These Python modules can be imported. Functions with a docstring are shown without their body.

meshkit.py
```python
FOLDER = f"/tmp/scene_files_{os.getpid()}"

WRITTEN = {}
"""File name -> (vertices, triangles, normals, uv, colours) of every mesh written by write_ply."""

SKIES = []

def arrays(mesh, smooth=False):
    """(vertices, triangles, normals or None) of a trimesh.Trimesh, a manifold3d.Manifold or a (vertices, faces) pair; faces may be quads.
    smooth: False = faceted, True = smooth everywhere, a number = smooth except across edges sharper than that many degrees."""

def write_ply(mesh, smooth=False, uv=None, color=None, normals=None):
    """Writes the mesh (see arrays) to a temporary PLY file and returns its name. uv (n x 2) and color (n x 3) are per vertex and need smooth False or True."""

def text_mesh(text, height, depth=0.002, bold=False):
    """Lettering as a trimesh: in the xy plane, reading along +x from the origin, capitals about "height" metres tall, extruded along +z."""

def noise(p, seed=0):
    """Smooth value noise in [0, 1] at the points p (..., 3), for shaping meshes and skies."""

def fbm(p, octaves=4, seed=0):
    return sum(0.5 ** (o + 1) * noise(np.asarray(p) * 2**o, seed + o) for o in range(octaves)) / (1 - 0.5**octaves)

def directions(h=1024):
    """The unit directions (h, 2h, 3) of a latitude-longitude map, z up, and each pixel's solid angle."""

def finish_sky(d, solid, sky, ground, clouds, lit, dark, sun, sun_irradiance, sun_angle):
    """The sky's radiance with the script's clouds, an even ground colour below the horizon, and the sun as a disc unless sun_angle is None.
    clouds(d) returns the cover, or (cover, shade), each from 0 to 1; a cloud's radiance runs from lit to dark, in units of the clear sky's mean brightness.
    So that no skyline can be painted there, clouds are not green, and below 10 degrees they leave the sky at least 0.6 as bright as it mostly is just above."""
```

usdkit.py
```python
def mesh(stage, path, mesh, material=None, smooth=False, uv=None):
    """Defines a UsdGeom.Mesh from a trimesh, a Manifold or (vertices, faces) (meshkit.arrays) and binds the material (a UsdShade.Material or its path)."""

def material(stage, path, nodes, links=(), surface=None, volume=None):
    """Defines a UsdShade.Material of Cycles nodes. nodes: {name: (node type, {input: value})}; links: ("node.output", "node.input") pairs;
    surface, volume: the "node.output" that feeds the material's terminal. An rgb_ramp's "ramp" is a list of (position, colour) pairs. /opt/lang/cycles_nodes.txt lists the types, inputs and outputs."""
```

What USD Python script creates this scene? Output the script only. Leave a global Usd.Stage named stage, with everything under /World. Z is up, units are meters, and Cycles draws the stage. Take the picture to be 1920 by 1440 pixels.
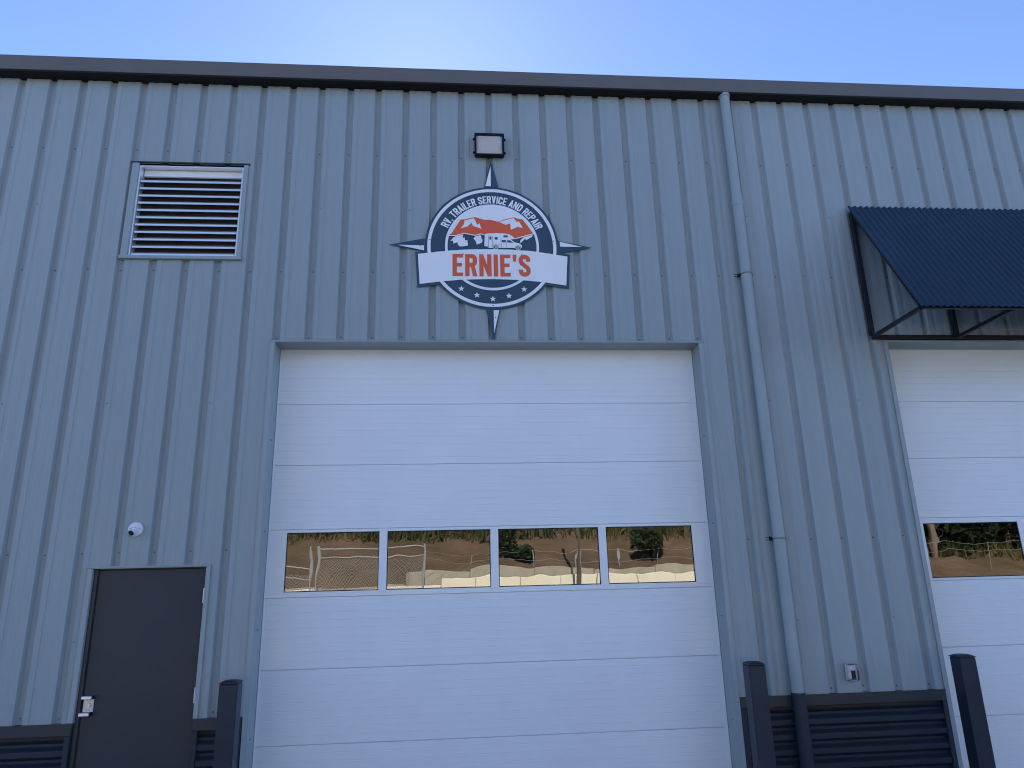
import math, random
import numpy as np
import trimesh
import usdkit, meshkit
from pxr import Usd, UsdGeom, UsdLux, UsdShade, Gf, Sdf
from shapely.geometry import Polygon, LineString, Point, box as sbox, MultiPolygon
from shapely.ops import unary_union
from shapely import affinity

random.seed(7)
rng = np.random.default_rng(7)
stage = Usd.Stage.CreateInMemory()
UsdGeom.SetStageUpAxis(stage, UsdGeom.Tokens.z)
UsdGeom.SetStageMetersPerUnit(stage, 1.0)
UsdGeom.Xform.Define(stage, '/World')
UsdGeom.Scope.Define(stage, '/World/Looks')

# ------------------------------------------------------------------ camera
CAM = UsdGeom.Camera.Define(stage, '/World/Camera')
R = (0.99675119, -0.07687245, -0.02403529)
U = (0.00240005, -0.26993710, 0.96287497)
W = (0.08050658, 0.95980445, 0.26887563)
CAM.AddTransformOp().Set(Gf.Matrix4d(R[0], R[1], R[2], 0, U[0], U[1], U[2], 0, -W[0], -W[1], -W[2], 0, -0.3691, -6.5964, 1.98, 1))
CAM.CreateHorizontalApertureAttr(36.0)
CAM.CreateVerticalApertureAttr(27.0)
CAM.CreateFocalLengthAttr(24.504)
CAM.CreateClippingRangeAttr(Gf.Vec2f(0.05, 3000))
CAM.CreateExposureAttr(1.42)

# ------------------------------------------------------------------ sky and sun (the sun stands behind the eave)
SUN_EL, SUN_AZ = math.radians(39.45), -0.0611
SUN = np.array([math.sin(SUN_AZ) * math.cos(SUN_EL), math.cos(SUN_AZ) * math.cos(SUN_EL), math.sin(SUN_EL)])
usdkit.material(stage, '/World/Looks/sky_light', {
    'sky': ('sky_texture', {'sky_type': 'single_scattering', 'sun_disc': False, 'sun_elevation': SUN_EL, 'sun_rotation': SUN_AZ,
                            'altitude': 300.0, 'air_density': 0.45, 'aerosol_density': 0.045, 'ozone_density': 3.2}),
    'bg': ('background_shader', {'strength': 0.15}),
}, [('sky.color', 'bg.color')], surface='bg.background')
dome = UsdLux.DomeLight.Define(stage, '/World/sky')
UsdShade.MaterialBindingAPI.Apply(dome.GetPrim()).Bind(UsdShade.Material.Get(stage, '/World/Looks/sky_light'))
dome.GetPrim().SetCustomDataByKey('kind', 'structure')
sun = UsdLux.DistantLight.Define(stage, '/World/sun')
zx = SUN
xx = np.cross([0, 0, 1], zx); xx /= np.linalg.norm(xx)
yx = np.cross(zx, xx)
sun.AddTransformOp().Set(Gf.Matrix4d(*xx, 0, *yx, 0, *zx, 0, 0, 0, 0, 1))
sun.CreateIntensityAttr(1.1)
sun.CreateAngleAttr(0.53)
sun.CreateColorAttr(Gf.Vec3f(1.0, 0.965, 0.89))
sun.GetPrim().GetAttribute('inputs:normalize').Set(True) if sun.GetPrim().GetAttribute('inputs:normalize') else None
UsdLux.LightAPI(sun.GetPrim()).CreateNormalizeAttr(True)

# ------------------------------------------------------------------ helpers
_used = {}


def numbered(parent, name):
    k = (parent, name)
    n = _used.get(k, 0)
    _used[k] = n + 1
    return name if n == 0 else f'{name}_{n:03d}'


def meta(prim, label=None, cat=None, group=None, kind=None):
    for k, v in (('label', label), ('category', cat), ('group', group), ('kind', kind)):
        if v:
            prim.SetCustomDataByKey(k, v)
    return prim


def obj(name, mesh, mat, parent=None, label=None, cat=None, group=None, kind=None, smooth=False):
    par = str(parent.GetPath()) if parent else '/World'
    path = f'{par}/{numbered(par, name)}'
    if isinstance(mesh, list):
        mesh = trimesh.util.concatenate(mesh)
    m = usdkit.mesh(stage, path, mesh, f'/World/Looks/{mat}', smooth=smooth)
    return meta(m.GetPrim(), label, cat, group, kind)


def thing(name, label, cat, loc=(0, 0, 0), group=None):
    x = UsdGeom.Xform.Define(stage, '/World/' + numbered('/World', name))
    if loc != (0, 0, 0):
        x.AddTranslateOp().Set(Gf.Vec3d(*loc))
    return meta(x.GetPrim(), label, cat, group)


def dup(root, loc, label):
    base = root.GetName()
    x = UsdGeom.Xform.Define(stage, '/World/' + numbered('/World', base))
    x.GetPrim().GetReferences().AddInternalReference(root.GetPath())
    x.GetPrim().SetInstanceable(True)
    x.ClearXformOpOrder()
    op = x.GetPrim().GetAttribute('xformOp:translate')
    (UsdGeom.XformOp(op) if op else x.AddTranslateOp()).Set(Gf.Vec3d(*loc))
    x.GetPrim().CreateAttribute('xformOpOrder', Sdf.ValueTypeNames.TokenArray, False).Set(['xformOp:translate'])
    meta(x.GetPrim(), label)
    return x.GetPrim()


def bx(x0, x1, y0, y1, z0, z1, c=0.0):
    """A box, its edges chamfered by c."""
    x0, x1 = min(x0, x1), max(x0, x1); y0, y1 = min(y0, y1), max(y0, y1); z0, z1 = min(z0, z1), max(z0, z1)
    if c <= 0:
        m = trimesh.creation.box(extents=(x1 - x0, y1 - y0, z1 - z0))
        m.apply_translation(((x0 + x1) / 2, (y0 + y1) / 2, (z0 + z1) / 2))
        return m
    c = min(c, (x1 - x0) / 2.5, (y1 - y0) / 2.5, (z1 - z0) / 2.5)
    p = []
    for a, sa in ((x0, 1), (x1, -1)):
        for b, sb in ((y0, 1), (y1, -1)):
            for d, sd in ((z0, 1), (z1, -1)):
                p += [(a, b + sb * c, d + sd * c), (a + sa * c, b, d + sd * c), (a + sa * c, b + sb * c, d)]
    return trimesh.Trimesh(np.array(p)).convex_hull


def bar(p, q, w, h=None, c=0.002):
    """A square bar from p to q."""
    p, q = np.array(p, float), np.array(q, float)
    L = np.linalg.norm(q - p); d = (q - p) / L
    up = np.array([0, 0, 1.0]) if abs(d[2]) < 0.95 else np.array([1.0, 0, 0])
    s = np.cross(d, up); s /= np.linalg.norm(s); u = np.cross(s, d)
    m = bx(-w / 2, w / 2, 0, L, -(h or w) / 2, (h or w) / 2, c)
    T = np.eye(4); T[:3, 0], T[:3, 1], T[:3, 2], T[:3, 3] = s, d, u, p
    m.apply_transform(T)
    return m


def cyl(p, q, r, n=20, r2=None):
    p, q = np.array(p, float), np.array(q, float)
    L = np.linalg.norm(q - p); d = (q - p) / L
    up = np.array([0, 0, 1.0]) if abs(d[2]) < 0.95 else np.array([1.0, 0, 0])
    s = np.cross(d, up); s /= np.linalg.norm(s); u = np.cross(s, d)
    a = np.linspace(0, 2 * math.pi, n, endpoint=False)
    ring = np.cos(a)[:, None] * s + np.sin(a)[:, None] * u
    v = np.vstack([p + ring * r, q + ring * (r if r2 is None else r2), [p], [q]])
    f = []
    for i in range(n):
        j = (i + 1) % n
        f += [(i, n + i, j), (j, n + i, n + j), (2 * n, i, j), (2 * n + 1, n + j, n + i)]
    m = trimesh.Trimesh(v, f, process=False)
    m.fix_normals()
    return m


def lathe(pts, n=32):
    """pts: (radius, height) from bottom to top, turned about z."""
    m = trimesh.creation.revolve(np.array(pts, float), sections=n)
    m.fix_normals()
    return m


def polys(g):
    if g.is_empty:
        return []
    if isinstance(g, Polygon):
        return [g]
    return [q for q in g.geoms if isinstance(q, Polygon) and q.area > 1e-9]


def plate(g, y_back, depth, cx=0.0, cz=0.0):
    """A flat shape drawn in (x, z), standing out from y_back towards -y."""
    out = []
    for q in polys(g):
        m = trimesh.creation.extrude_polygon(q, depth, engine='earcut')
        v = m.vertices
        m.vertices = np.c_[v[:, 0] + cx, y_back - v[:, 2], v[:, 1] + cz]
        m.fix_normals()
        out.append(m)
    return trimesh.util.concatenate(out)


def extr_x(profile, x0, x1):
    """An open (y, z) polyline swept along x; its outside is towards -y when z runs upward."""
    p = np.array(profile, float); n = len(p)
    v = np.vstack([np.c_[np.full(n, x0), p], np.c_[np.full(n, x1), p]])
    f = []
    for i in range(n - 1):
        f += [(i, n + i, i + 1), (i + 1, n + i, n + i + 1)]
    return trimesh.Trimesh(v, f, process=False)


# ------------------------------------------------------------------ materials
def paint(name, col, rough=0.4, vary=0.06, bump=0.0, bscale=3.0, spec=0.5, metallic=0.0, obj_vary=0.0, streak=False, coat=0.0):
    c0 = [min(1, x * (1 - vary)) for x in col]; c1 = [min(1, x * (1 + vary)) for x in col]
    nodes = {'g': ('geometry', {}), 'mp': ('mapping', {'scale': (9.0, 9.0, 0.7) if streak else (1.6, 1.6, 1.6)}),
             'n': ('noise_texture', {'scale': 1.0, 'detail': 5.0, 'roughness': 0.6}),
             'r': ('rgb_ramp', {'ramp': [(0.3, c0), (0.7, c1)]}),
             'n2': ('noise_texture', {'scale': 1.3, 'detail': 4.0}),
             'mr': ('map_range', {'from_min': 0.3, 'from_max': 0.7, 'to_min': max(0.02, rough - 0.06), 'to_max': rough + 0.08}),
             'p': ('principled_bsdf', {'specular_ior_level': spec, 'metallic': metallic, 'coat_weight': coat, 'coat_roughness': 0.15})}
    links = [('g.position', 'mp.vector'), ('mp.vector', 'n.vector'), ('n.fac', 'r.fac'), ('g.position', 'n2.vector'),
             ('n2.fac', 'mr.value'), ('mr.result', 'p.roughness')]
    col_out = 'r.color'
    if obj_vary:
        nodes['oi'] = ('object_info', {})
        nodes['om'] = ('map_range', {'from_min': 0.0, 'from_max': 1.0, 'to_min': 1 - obj_vary, 'to_max': 1 + obj_vary})
        nodes['h'] = ('hsv', {})
        links += [('oi.random', 'om.value'), ('om.result', 'h.value'), ('r.color', 'h.color')]
        col_out = 'h.color'
    links.append((col_out, 'p.base_color'))
    if bump:
        nodes['bn'] = ('noise_texture', {'scale': bscale, 'detail': 2.0})
        nodes['b'] = ('bump', {'strength': 1.0, 'distance': bump})
        links += [('g.position', 'bn.vector'), ('bn.fac', 'b.height'), ('b.normal', 'p.normal')]
    usdkit.material(stage, f'/World/Looks/{name}', nodes, links, surface='p.BSDF')


paint('siding_paint', (0.300, 0.350, 0.366), 0.42, 0.025, bump=0.0016, bscale=2.2, obj_vary=0.035, streak=True)
paint('trim_paint', (0.300, 0.350, 0.366), 0.42, 0.05, bump=0.0008, bscale=5)
paint('dark_trim', (0.032, 0.035, 0.042), 0.42, 0.08, spec=0.4, bump=0.0008, bscale=4)
paint('gutter_shade_black', (0.014, 0.014, 0.016), 0.6, 0.1, spec=0.2)  # near-black that puts the shade under the gutter into colour
paint('gutter_paint', (0.125, 0.112, 0.106), 0.5, 0.06, bump=0.0012, bscale=2.5)
paint('base_paint', (0.014, 0.024, 0.037), 0.42, 0.10, spec=0.4, bump=0.0006, bscale=5)
paint('awning_paint', (0.016, 0.038, 0.066), 0.42, 0.10, spec=0.35, bump=0.0006, bscale=5)
paint('awning_frame_paint', (0.016, 0.019, 0.024), 0.5, 0.1, spec=0.3)
paint('door_white', (0.79, 0.82, 0.84), 0.5, 0.02, bump=0.0005, bscale=60)
paint('door_rail_white', (0.80, 0.825, 0.84), 0.35, 0.02)
paint('entry_paint', (0.041, 0.043, 0.050), 0.48, 0.06, spec=0.35, bump=0.0010, bscale=3)
paint('entry_frame_paint', (0.035, 0.035, 0.038), 0.42, 0.06)
paint('bollard_paint', (0.018, 0.026, 0.039), 0.42, 0.12, spec=0.35, bump=0.0006, bscale=14)
paint('rubber', (0.012, 0.012, 0.013), 0.7, 0.1)
paint('black_plastic', (0.007, 0.008, 0.010), 0.5, 0.1, spec=0.2)
paint('screw_grey', (0.13, 0.145, 0.155), 0.4, 0.1)
paint('aluminium', (0.80, 0.81, 0.83), 0.32, 0.04, metallic=0.7)
paint('steel', (0.62, 0.62, 0.62), 0.3, 0.05, metallic=0.9)
paint('white_plastic', (0.74, 0.75, 0.77), 0.35, 0.02)
paint('lens_black', (0.02, 0.022, 0.022), 0.12, 0.02)
paint('reflector', (0.86, 0.87, 0.88), 0.5, 0.02)
paint('galvanised', (0.55, 0.56, 0.57), 0.4, 0.08, metallic=0.8)
paint('fence_metal', (0.30, 0.30, 0.29), 0.5, 0.08)
paint('interior_dark', (0.05, 0.05, 0.05), 0.8, 0.05)
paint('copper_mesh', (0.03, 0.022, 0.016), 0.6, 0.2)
paint('roof_metal', (0.30, 0.31, 0.32), 0.45, 0.06)
paint('sign_dark', (0.028, 0.064, 0.100), 0.42, 0.05)
paint('sign_white', (0.84, 0.84, 0.86), 0.45, 0.015)
paint('sign_orange', (0.74, 0.115, 0.042), 0.45, 0.03)
paint('wood_pole', (0.10, 0.075, 0.055), 0.8, 0.2)
paint('bark', (0.16, 0.12, 0.085), 0.9, 0.3, bump=0.02, bscale=8)


def earth(name, cols, scale, bump, rough=0.95):
    usdkit.material(stage, f'/World/Looks/{name}', {
        'g': ('geometry', {}),
        'n': ('noise_texture', {'scale': scale, 'detail': 8.0, 'roughness': 0.65}),
        'r': ('rgb_ramp', {'ramp': cols}),
        'v': ('noise_texture', {'scale': scale * 9, 'detail': 6.0, 'roughness': 0.7}),
        'b': ('bump', {'strength': 0.8, 'distance': bump}),
        'p': ('principled_bsdf', {'roughness': rough, 'specular_ior_level': 0.2})},
        [('g.position', 'n.vector'), ('n.fac', 'r.fac'), ('r.color', 'p.base_color'), ('g.position', 'v.vector'),
         ('v.fac', 'b.height'), ('b.normal', 'p.normal')], surface='p.BSDF')


earth('yard_asphalt', [(0.3, (0.09, 0.087, 0.08)), (0.7, (0.14, 0.135, 0.125))], 1.5, 0.01)
earth('bounce_apron_concrete', [(0.3, (0.34, 0.34, 0.335)), (0.7, (0.40, 0.40, 0.395))], 1.2, 0.004)
earth('dirt', [(0.25, (0.075, 0.050, 0.031)), (0.5, (0.125, 0.084, 0.053)), (0.75, (0.18, 0.125, 0.082))], 0.7, 0.08)
earth('cream_concrete', [(0.3, (0.74, 0.66, 0.50)), (0.7, (0.82, 0.745, 0.59))], 1.6, 0.01)
earth('grey_concrete', [(0.3, (0.27, 0.24, 0.185)), (0.7, (0.37, 0.335, 0.27))], 1.6, 0.015)


def leafmat(name, a, b, tr=0.35):
    usdkit.material(stage, f'/World/Looks/{name}', {
        'g': ('geometry', {}), 'r': ('rgb_ramp', {'ramp': [(0.0, a), (1.0, b)]}),
        'p': ('principled_bsdf', {'roughness': 0.6, 'specular_ior_level': 0.3}), 't': ('translucent_bsdf', {}),
        'm': ('mix_closure', {'fac': tr})},
        [('g.random_per_island', 'r.fac'), ('r.color', 'p.base_color'), ('r.color', 't.color'), ('p.BSDF', 'm.closure1'),
         ('t.BSDF', 'm.closure2')], surface='m.closure')


leafmat('shrub_leaf', (0.040, 0.056, 0.024), (0.10, 0.125, 0.052))
leafmat('dark_leaf', (0.022, 0.032, 0.016), (0.07, 0.078, 0.036))
leafmat('dry_grass', (0.16, 0.13, 0.06), (0.30, 0.24, 0.12))
leafmat('green_brush', (0.06, 0.075, 0.03), (0.16, 0.15, 0.07))

# window glass: coated, strongly reflecting, slightly wavy sheets
usdkit.material(stage, '/World/Looks/window_glass', {
    'g': ('geometry', {}),
    'n': ('noise_texture', {'scale': 2.6, 'detail': 1.0, 'roughness': 0.4}),
    'mp': ('mapping', {'scale': (2.2, 1.0, 0.7)}), 'n2': ('noise_texture', {'scale': 5.5, 'detail': 1.0}), 'ad': ('math', {'math_type': 'multiply_add', 'value2': 0.09}),
    'b': ('bump', {'strength': 1.0, 'distance': 0.0013}),
    'gl': ('glossy_bsdf', {'color': (0.92, 0.90, 0.86), 'roughness': 0.0}),
    'tr': ('transparent_bsdf', {'color': (0.35, 0.36, 0.36)}),
    'f': ('fresnel', {'IOR': 1.5}), 'mr': ('map_range', {'from_min': 0.0, 'from_max': 1.0, 'to_min': 0.25, 'to_max': 1.0}),
    'm': ('mix_closure', {})},
    [('g.position', 'n.vector'), ('g.position', 'mp.vector'), ('mp.vector', 'n2.vector'), ('n2.fac', 'ad.value1'), ('n.fac', 'ad.value3'), ('ad.value', 'b.height'), ('b.normal', 'gl.normal'), ('f.fac', 'mr.value'), ('mr.result', 'm.fac'),
     ('tr.BSDF', 'm.closure1'), ('gl.BSDF', 'm.closure2')], surface='m.closure')
usdkit.material(stage, '/World/Looks/clear_plastic', {
    'gl': ('glossy_bsdf', {'color': (1, 1, 1), 'roughness': 0.06}), 'tr': ('transparent_bsdf', {'color': (0.96, 0.97, 0.98)}),
    'f': ('fresnel', {'IOR': 1.5}), 'mr': ('map_range', {'from_min': 0.0, 'from_max': 1.0, 'to_min': 0.04, 'to_max': 1.0}), 'm': ('mix_closure', {})},
    [('f.fac', 'mr.value'), ('mr.result', 'm.fac'), ('tr.BSDF', 'm.closure1'), ('gl.BSDF', 'm.closure2')], surface='m.closure')

# ------------------------------------------------------------------ ground and hillside
obj('ground', (np.array([(-400, -400, 0), (400, -400, 0), (400, 400, 0), (-400, 400, 0)], float), np.array([(0, 1, 2), (0, 2, 3)])), 'yard_asphalt', kind='structure')

obj('concrete_apron', [bx(xa, xa + 3.04, ya, ya + 3.04, -.10, .012, .004) for xa in np.arange(-9.15, 13.4, 3.05) for ya in (-3.06, -6.11, -9.16)], 'bounce_apron_concrete', kind='structure')  # unseen pale slabs, added to bounce light onto the lower facade


def hill_z(x, y):
    d = np.maximum(0, -21.0 - y)
    base = 2.30 + np.where(d < 9, 0.44 * d, 0.44 * 9 + 0.62 * np.minimum(d - 9, 22) + 0.1 * np.maximum(d - 31, 0))
    w = np.clip((x - 11.5) / 4, 0, 1)
    base = (1 - w) * base + w * (1.75 + .20 * np.minimum(d, 12) + .45 * np.maximum(d - 12, 0))
    far = np.clip((np.abs(x - 5) - 34) / 25, 0, 1)
    p = np.stack([x * 0.35, y * 0.35, 0 * x], -1)
    return base * (1 - 0.8 * far) + (meshkit.fbm(p, 4, 3) - 0.5) * 0.9 * np.clip(d / 2, 0.1, 1)


gx = np.linspace(-70, 80, 240); gy = np.r_[np.linspace(-20.95, -34, 70), np.linspace(-34.6, -90, 50)]
X, Y = np.meshgrid(gx, gy); Z = hill_z(X, Y)
nx, ny = len(gx), len(gy)
X, Y, Z = (np.vstack([q[:1], q]) for q in (X, Y, Z)); Y[0] += .02; Z[0] = -.2; ny += 1
hv = np.stack([X, Y, Z], -1).reshape(-1, 3)
ii = (np.arange(ny - 1)[:, None] * nx + np.arange(nx - 1)).ravel()
hf = np.vstack([np.c_[ii, ii + nx, ii + 1], np.c_[ii + 1, ii + nx, ii + nx + 1]])
obj('dirt_hillside', (hv, hf), 'dirt', kind='structure', smooth=True)

# ------------------------------------------------------------------ the metal building
B = thing('metal_building', 'grey ribbed metal workshop building with white overhead doors', 'building')
PITCH = 0.3048
CORR_I = np.array([-2, 0, 2, 4, 6, 8, 11, 13, 15, 17, 19, 24, 26, 28, 30, 32, 36, 40])
CORR = np.array([3, 3.2, 2, 1, -1.3, -3.5, -4.5, -2.3, -0.5, 1.9, 4, 5.2, 4.2, 2.2, 0.2, -1.6, -3, -3])


def rib_x(i):
    return (i - 16) * PITCH - np.interp(i, CORR_I, CORR) * 0.0056


PAN, EAVE, BASE = -0.032, 7.20, 0.905
OPEN = [(-2.118, 2.100, 0.0, 4.250), (4.120, 8.350, 0.0, 4.262), (-3.530, -2.568, 0.0, 2.148), (-3.625, -2.545, 5.125, 6.185)]


def prof(i, last):
    """Profile points from rib i's right flank to the next rib's right flank."""
    a, b = rib_x(i), rib_x(i + 1)
    k = (b - a) / PITCH
    pts = [(a + .040, PAN)]
    pts += [(a + .086 * k, PAN), (a + .0895 * k, PAN + .0034), (a + .118 * k, PAN + .0036), (a + .142 * k, PAN)]
    pts += [(a + .182 * k, PAN), (a + .197 * k, PAN + .0016), (a + .212 * k, PAN + .0016), (a + .232 * k, PAN)]
    pts += [(b - .040, PAN), (b - .021, 0), (b + .021, 0), (b + .040, PAN)]
    return pts


ROWS = (6.364, 5.004, 4.305, 2.283, 0.955)


def hidden(x, z, m=0.0):
    return any(o[0] - m < x < o[1] + m and o[2] - m < z < o[3] + m for o in OPEN)


for pk, i0 in enumerate(range(-14, 49, 3)):
    pts = []
    for j in range(3):
        q = prof(i0 + j, j == 2)
        pts += q if not pts else q[1:]
    pts.append((pts[-1][0] + .006, PAN - 0.0012))          # the lap, a hair proud of its neighbour
    pts = np.array(pts)
    if pts[-1][0] < -8.8 or pts[0][0] > 13.5:
        continue
    cuts = sorted(set([o[k] for o in OPEN for k in (0, 1) if pts[0][0] < o[k] < pts[-1][0]]))
    for c in cuts:
        if np.min(np.abs(pts[:, 0] - c)) > 1e-6:
            n = np.searchsorted(pts[:, 0], c)
            t = (c - pts[n - 1, 0]) / (pts[n, 0] - pts[n - 1, 0])
            pts = np.insert(pts, n, (c, pts[n - 1, 1] + t * (pts[n, 1] - pts[n - 1, 1])), axis=0)
    v, f = [], []
    for (xa, ya), (xb, yb) in zip(pts[:-1], pts[1:]):
        mid = (xa + xb) / 2
        zs = [(BASE, EAVE)]
        for o in OPEN:
            if o[0] < mid < o[1]:
                nz = []
                for lo, hi in zs:
                    if o[2] > lo:
                        nz.append((lo, min(hi, o[2])))
                    if o[3] < hi:
                        nz.append((max(lo, o[3]), hi))
                zs = nz
        for lo, hi in zs:
            if hi - lo < 1e-3:
                continue
            b = len(v)
            v += [(xa, ya, lo), (xb, yb, lo), (xb, yb, hi), (xa, ya, hi)]
            f += [(b, b + 1, b + 2), (b, b + 2, b + 3)]
    if not v:
        continue
    sp = obj('siding_panel', (np.array(v), np.array(f)), 'siding_paint', B)
    sc = []
    for j in range(1, 4):
        x = rib_x(i0 + j)
        for z in ROWS:
            if z == 4.305 and not (-2.3 < x < 2.3):
                continue
            if hidden(x, z, 0.02):
                continue
            m = lathe([(0, 0), (0.0085, 0), (0.0085, 0.002), (0.005, 0.0025), (0.005, 0.007), (0, 0.0075)], 8)
            m.apply_transform(trimesh.transformations.rotation_matrix(math.pi / 2, (1, 0, 0)))
            m.apply_translation((x + rng.normal() * .003, 0, z + rng.normal() * .006))
            sc.append(m)
    x = rib_x(i0 + 3) + .058
    for z in (5.70, 3.64, 1.55):
        if not hidden(x, z, 0.02):
            m = cyl((x, PAN + .001, z), (x, PAN - .005, z), .006, 8)
            sc.append(m)
    if sc:
        obj('siding_screws', sc, 'screw_grey', sp, kind='stuff')

# shell behind the siding: keeps the inside dark
X0, X1, DEPTH = -8.7, 13.4, 20.0
shell = []
xs = sorted({X0, X1, *[o[k] for o in OPEN for k in (0, 1)]})
for a, b in zip(xs[:-1], xs[1:]):
    zs = [(0.0, EAVE)]
    for o in OPEN:
        if o[0] < (a + b) / 2 < o[1]:
            nz = []
            for lo, hi in zs:
                if o[2] > lo:
                    nz.append((lo, min(hi, o[2])))
                if o[3] < hi:
                    nz.append((max(lo, o[3]), hi))
            zs = nz
    for lo, hi in zs:
        shell.append(bx(a, b, 0.012, 0.20, lo, hi))
obj('inner_wall', shell, 'interior_dark', B)
obj('back_wall', bx(X0, X1, DEPTH, DEPTH + .1, 0, 9.05), 'siding_paint', B)
for x in (X0, X1):
    g = Polygon([(0.005, 0), (DEPTH, 0), (DEPTH, 8.95), (0.005, 7.28)])
    m = trimesh.creation.extrude_polygon(g, .1, engine='earcut')
    vv = m.vertices
    m.vertices = np.c_[x - vv[:, 2] if x < 0 else x + vv[:, 2], vv[:, 0], vv[:, 1]]
    m.fix_normals()
    obj('side_wall', m, 'siding_paint', B)
rg = Polygon([(-0.02, 7.22), (DEPTH + .2, 8.98), (DEPTH + .2, 9.06), (-0.02, 7.30)])
m = trimesh.creation.extrude_polygon(rg, X1 - X0 + .2, engine='earcut')
vv = m.vertices
m.vertices = np.c_[X0 - .1 + vv[:, 2], vv[:, 0], vv[:, 1]]
m.fix_normals()
obj('roof', m, 'roof_metal', B)

# eave gutter in lapped lengths
GP = [(0.006, 7.196), (-0.150, 7.184), (-0.158, 7.186), (-0.163, 7.342), (-0.160, 7.354), (-0.150, 7.357), (-0.142, 7.350), (-0.136, 7.20), (0.0, 7.21)]
gx0 = X0 - .1
k = 0
while gx0 < X1:
    gx1 = min(gx0 + 3.66, X1 + .1)
    gp = np.array(GP) - [0.0012 * (k % 2), 0]
    gq = Polygon([tuple(p) for p in gp])
    m = trimesh.creation.extrude_polygon(gq, gx1 - gx0 + .02, engine='earcut')
    vv = m.vertices
    m.vertices = np.c_[gx0 + vv[:, 2], vv[:, 0], vv[:, 1]]
    m.fix_normals()
    gt = obj('gutter', m, 'gutter_paint', B)
    obj('eave_trim', [bx(gx0 + .001, gx1 - .001, -.152, .010, 7.168, 7.1825, .002)], 'gutter_shade_black', gt)  # strip added below the gutter to paint its underside dark with shade
    gx0 = gx1; k += 1


# base: dark panels of horizontal ribs under a flat cap
def base_panel(x0, x1, label=None):
    p, z = [], 0.02
    while z < 0.80:
        p += [(0.0, z), (0.0, z + .022), (-0.034, z + .050), (-0.034, z + .092), (0.0, z + .1195)]
        z += .120
    p = [(y, zz) for y, zz in p if zz <= 0.83]
    s = obj('base_panel', extr_x(p, x0 + .006, x1 - .006), 'base_paint', B, label=label)
    obj('base_cap', [bx(x0, x1, -.046, -.006, .822, .912, .003), bx(x0, x1, -.046, 0.0, .909, .914)], 'dark_trim', s)
    for a, b in ((x0, x0 + .045), (x1 - .045, x1)):
        obj('end_trim', bx(a, b, -.046, -.004, 0.0, .8215, .003), 'base_paint', s)


base_panel(-8.6, -3.532)
base_panel(-2.566, -2.168)
base_panel(2.146, 4.078)
base_panel(8.40, 13.3)


# ------------------------------------------------------------------ overhead doors
JOINTS = [0.03, 0.630, 1.244, 1.860, 2.469, 3.075, 3.677, 4.270]


def groove_section(x0, x1, z0, z1, n=9):
    y = 0.200
    p = [(y + .022, z0 + .0010), (y + .0030, z0 + .0016), (y, z0 + .0050)]
    for k in range(1, n):
        z = z0 + (z1 - z0) * k / n
        p += [(y, z - .0035), (y + .0022, z - .001), (y + .0022, z + .001), (y, z + .0035)]
    p += [(y, z1 - .0050), (y + .0030, z1 - .0012), (y + .022, z1 - .0008)]
    return extr_x(p, x0, x1)


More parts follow.
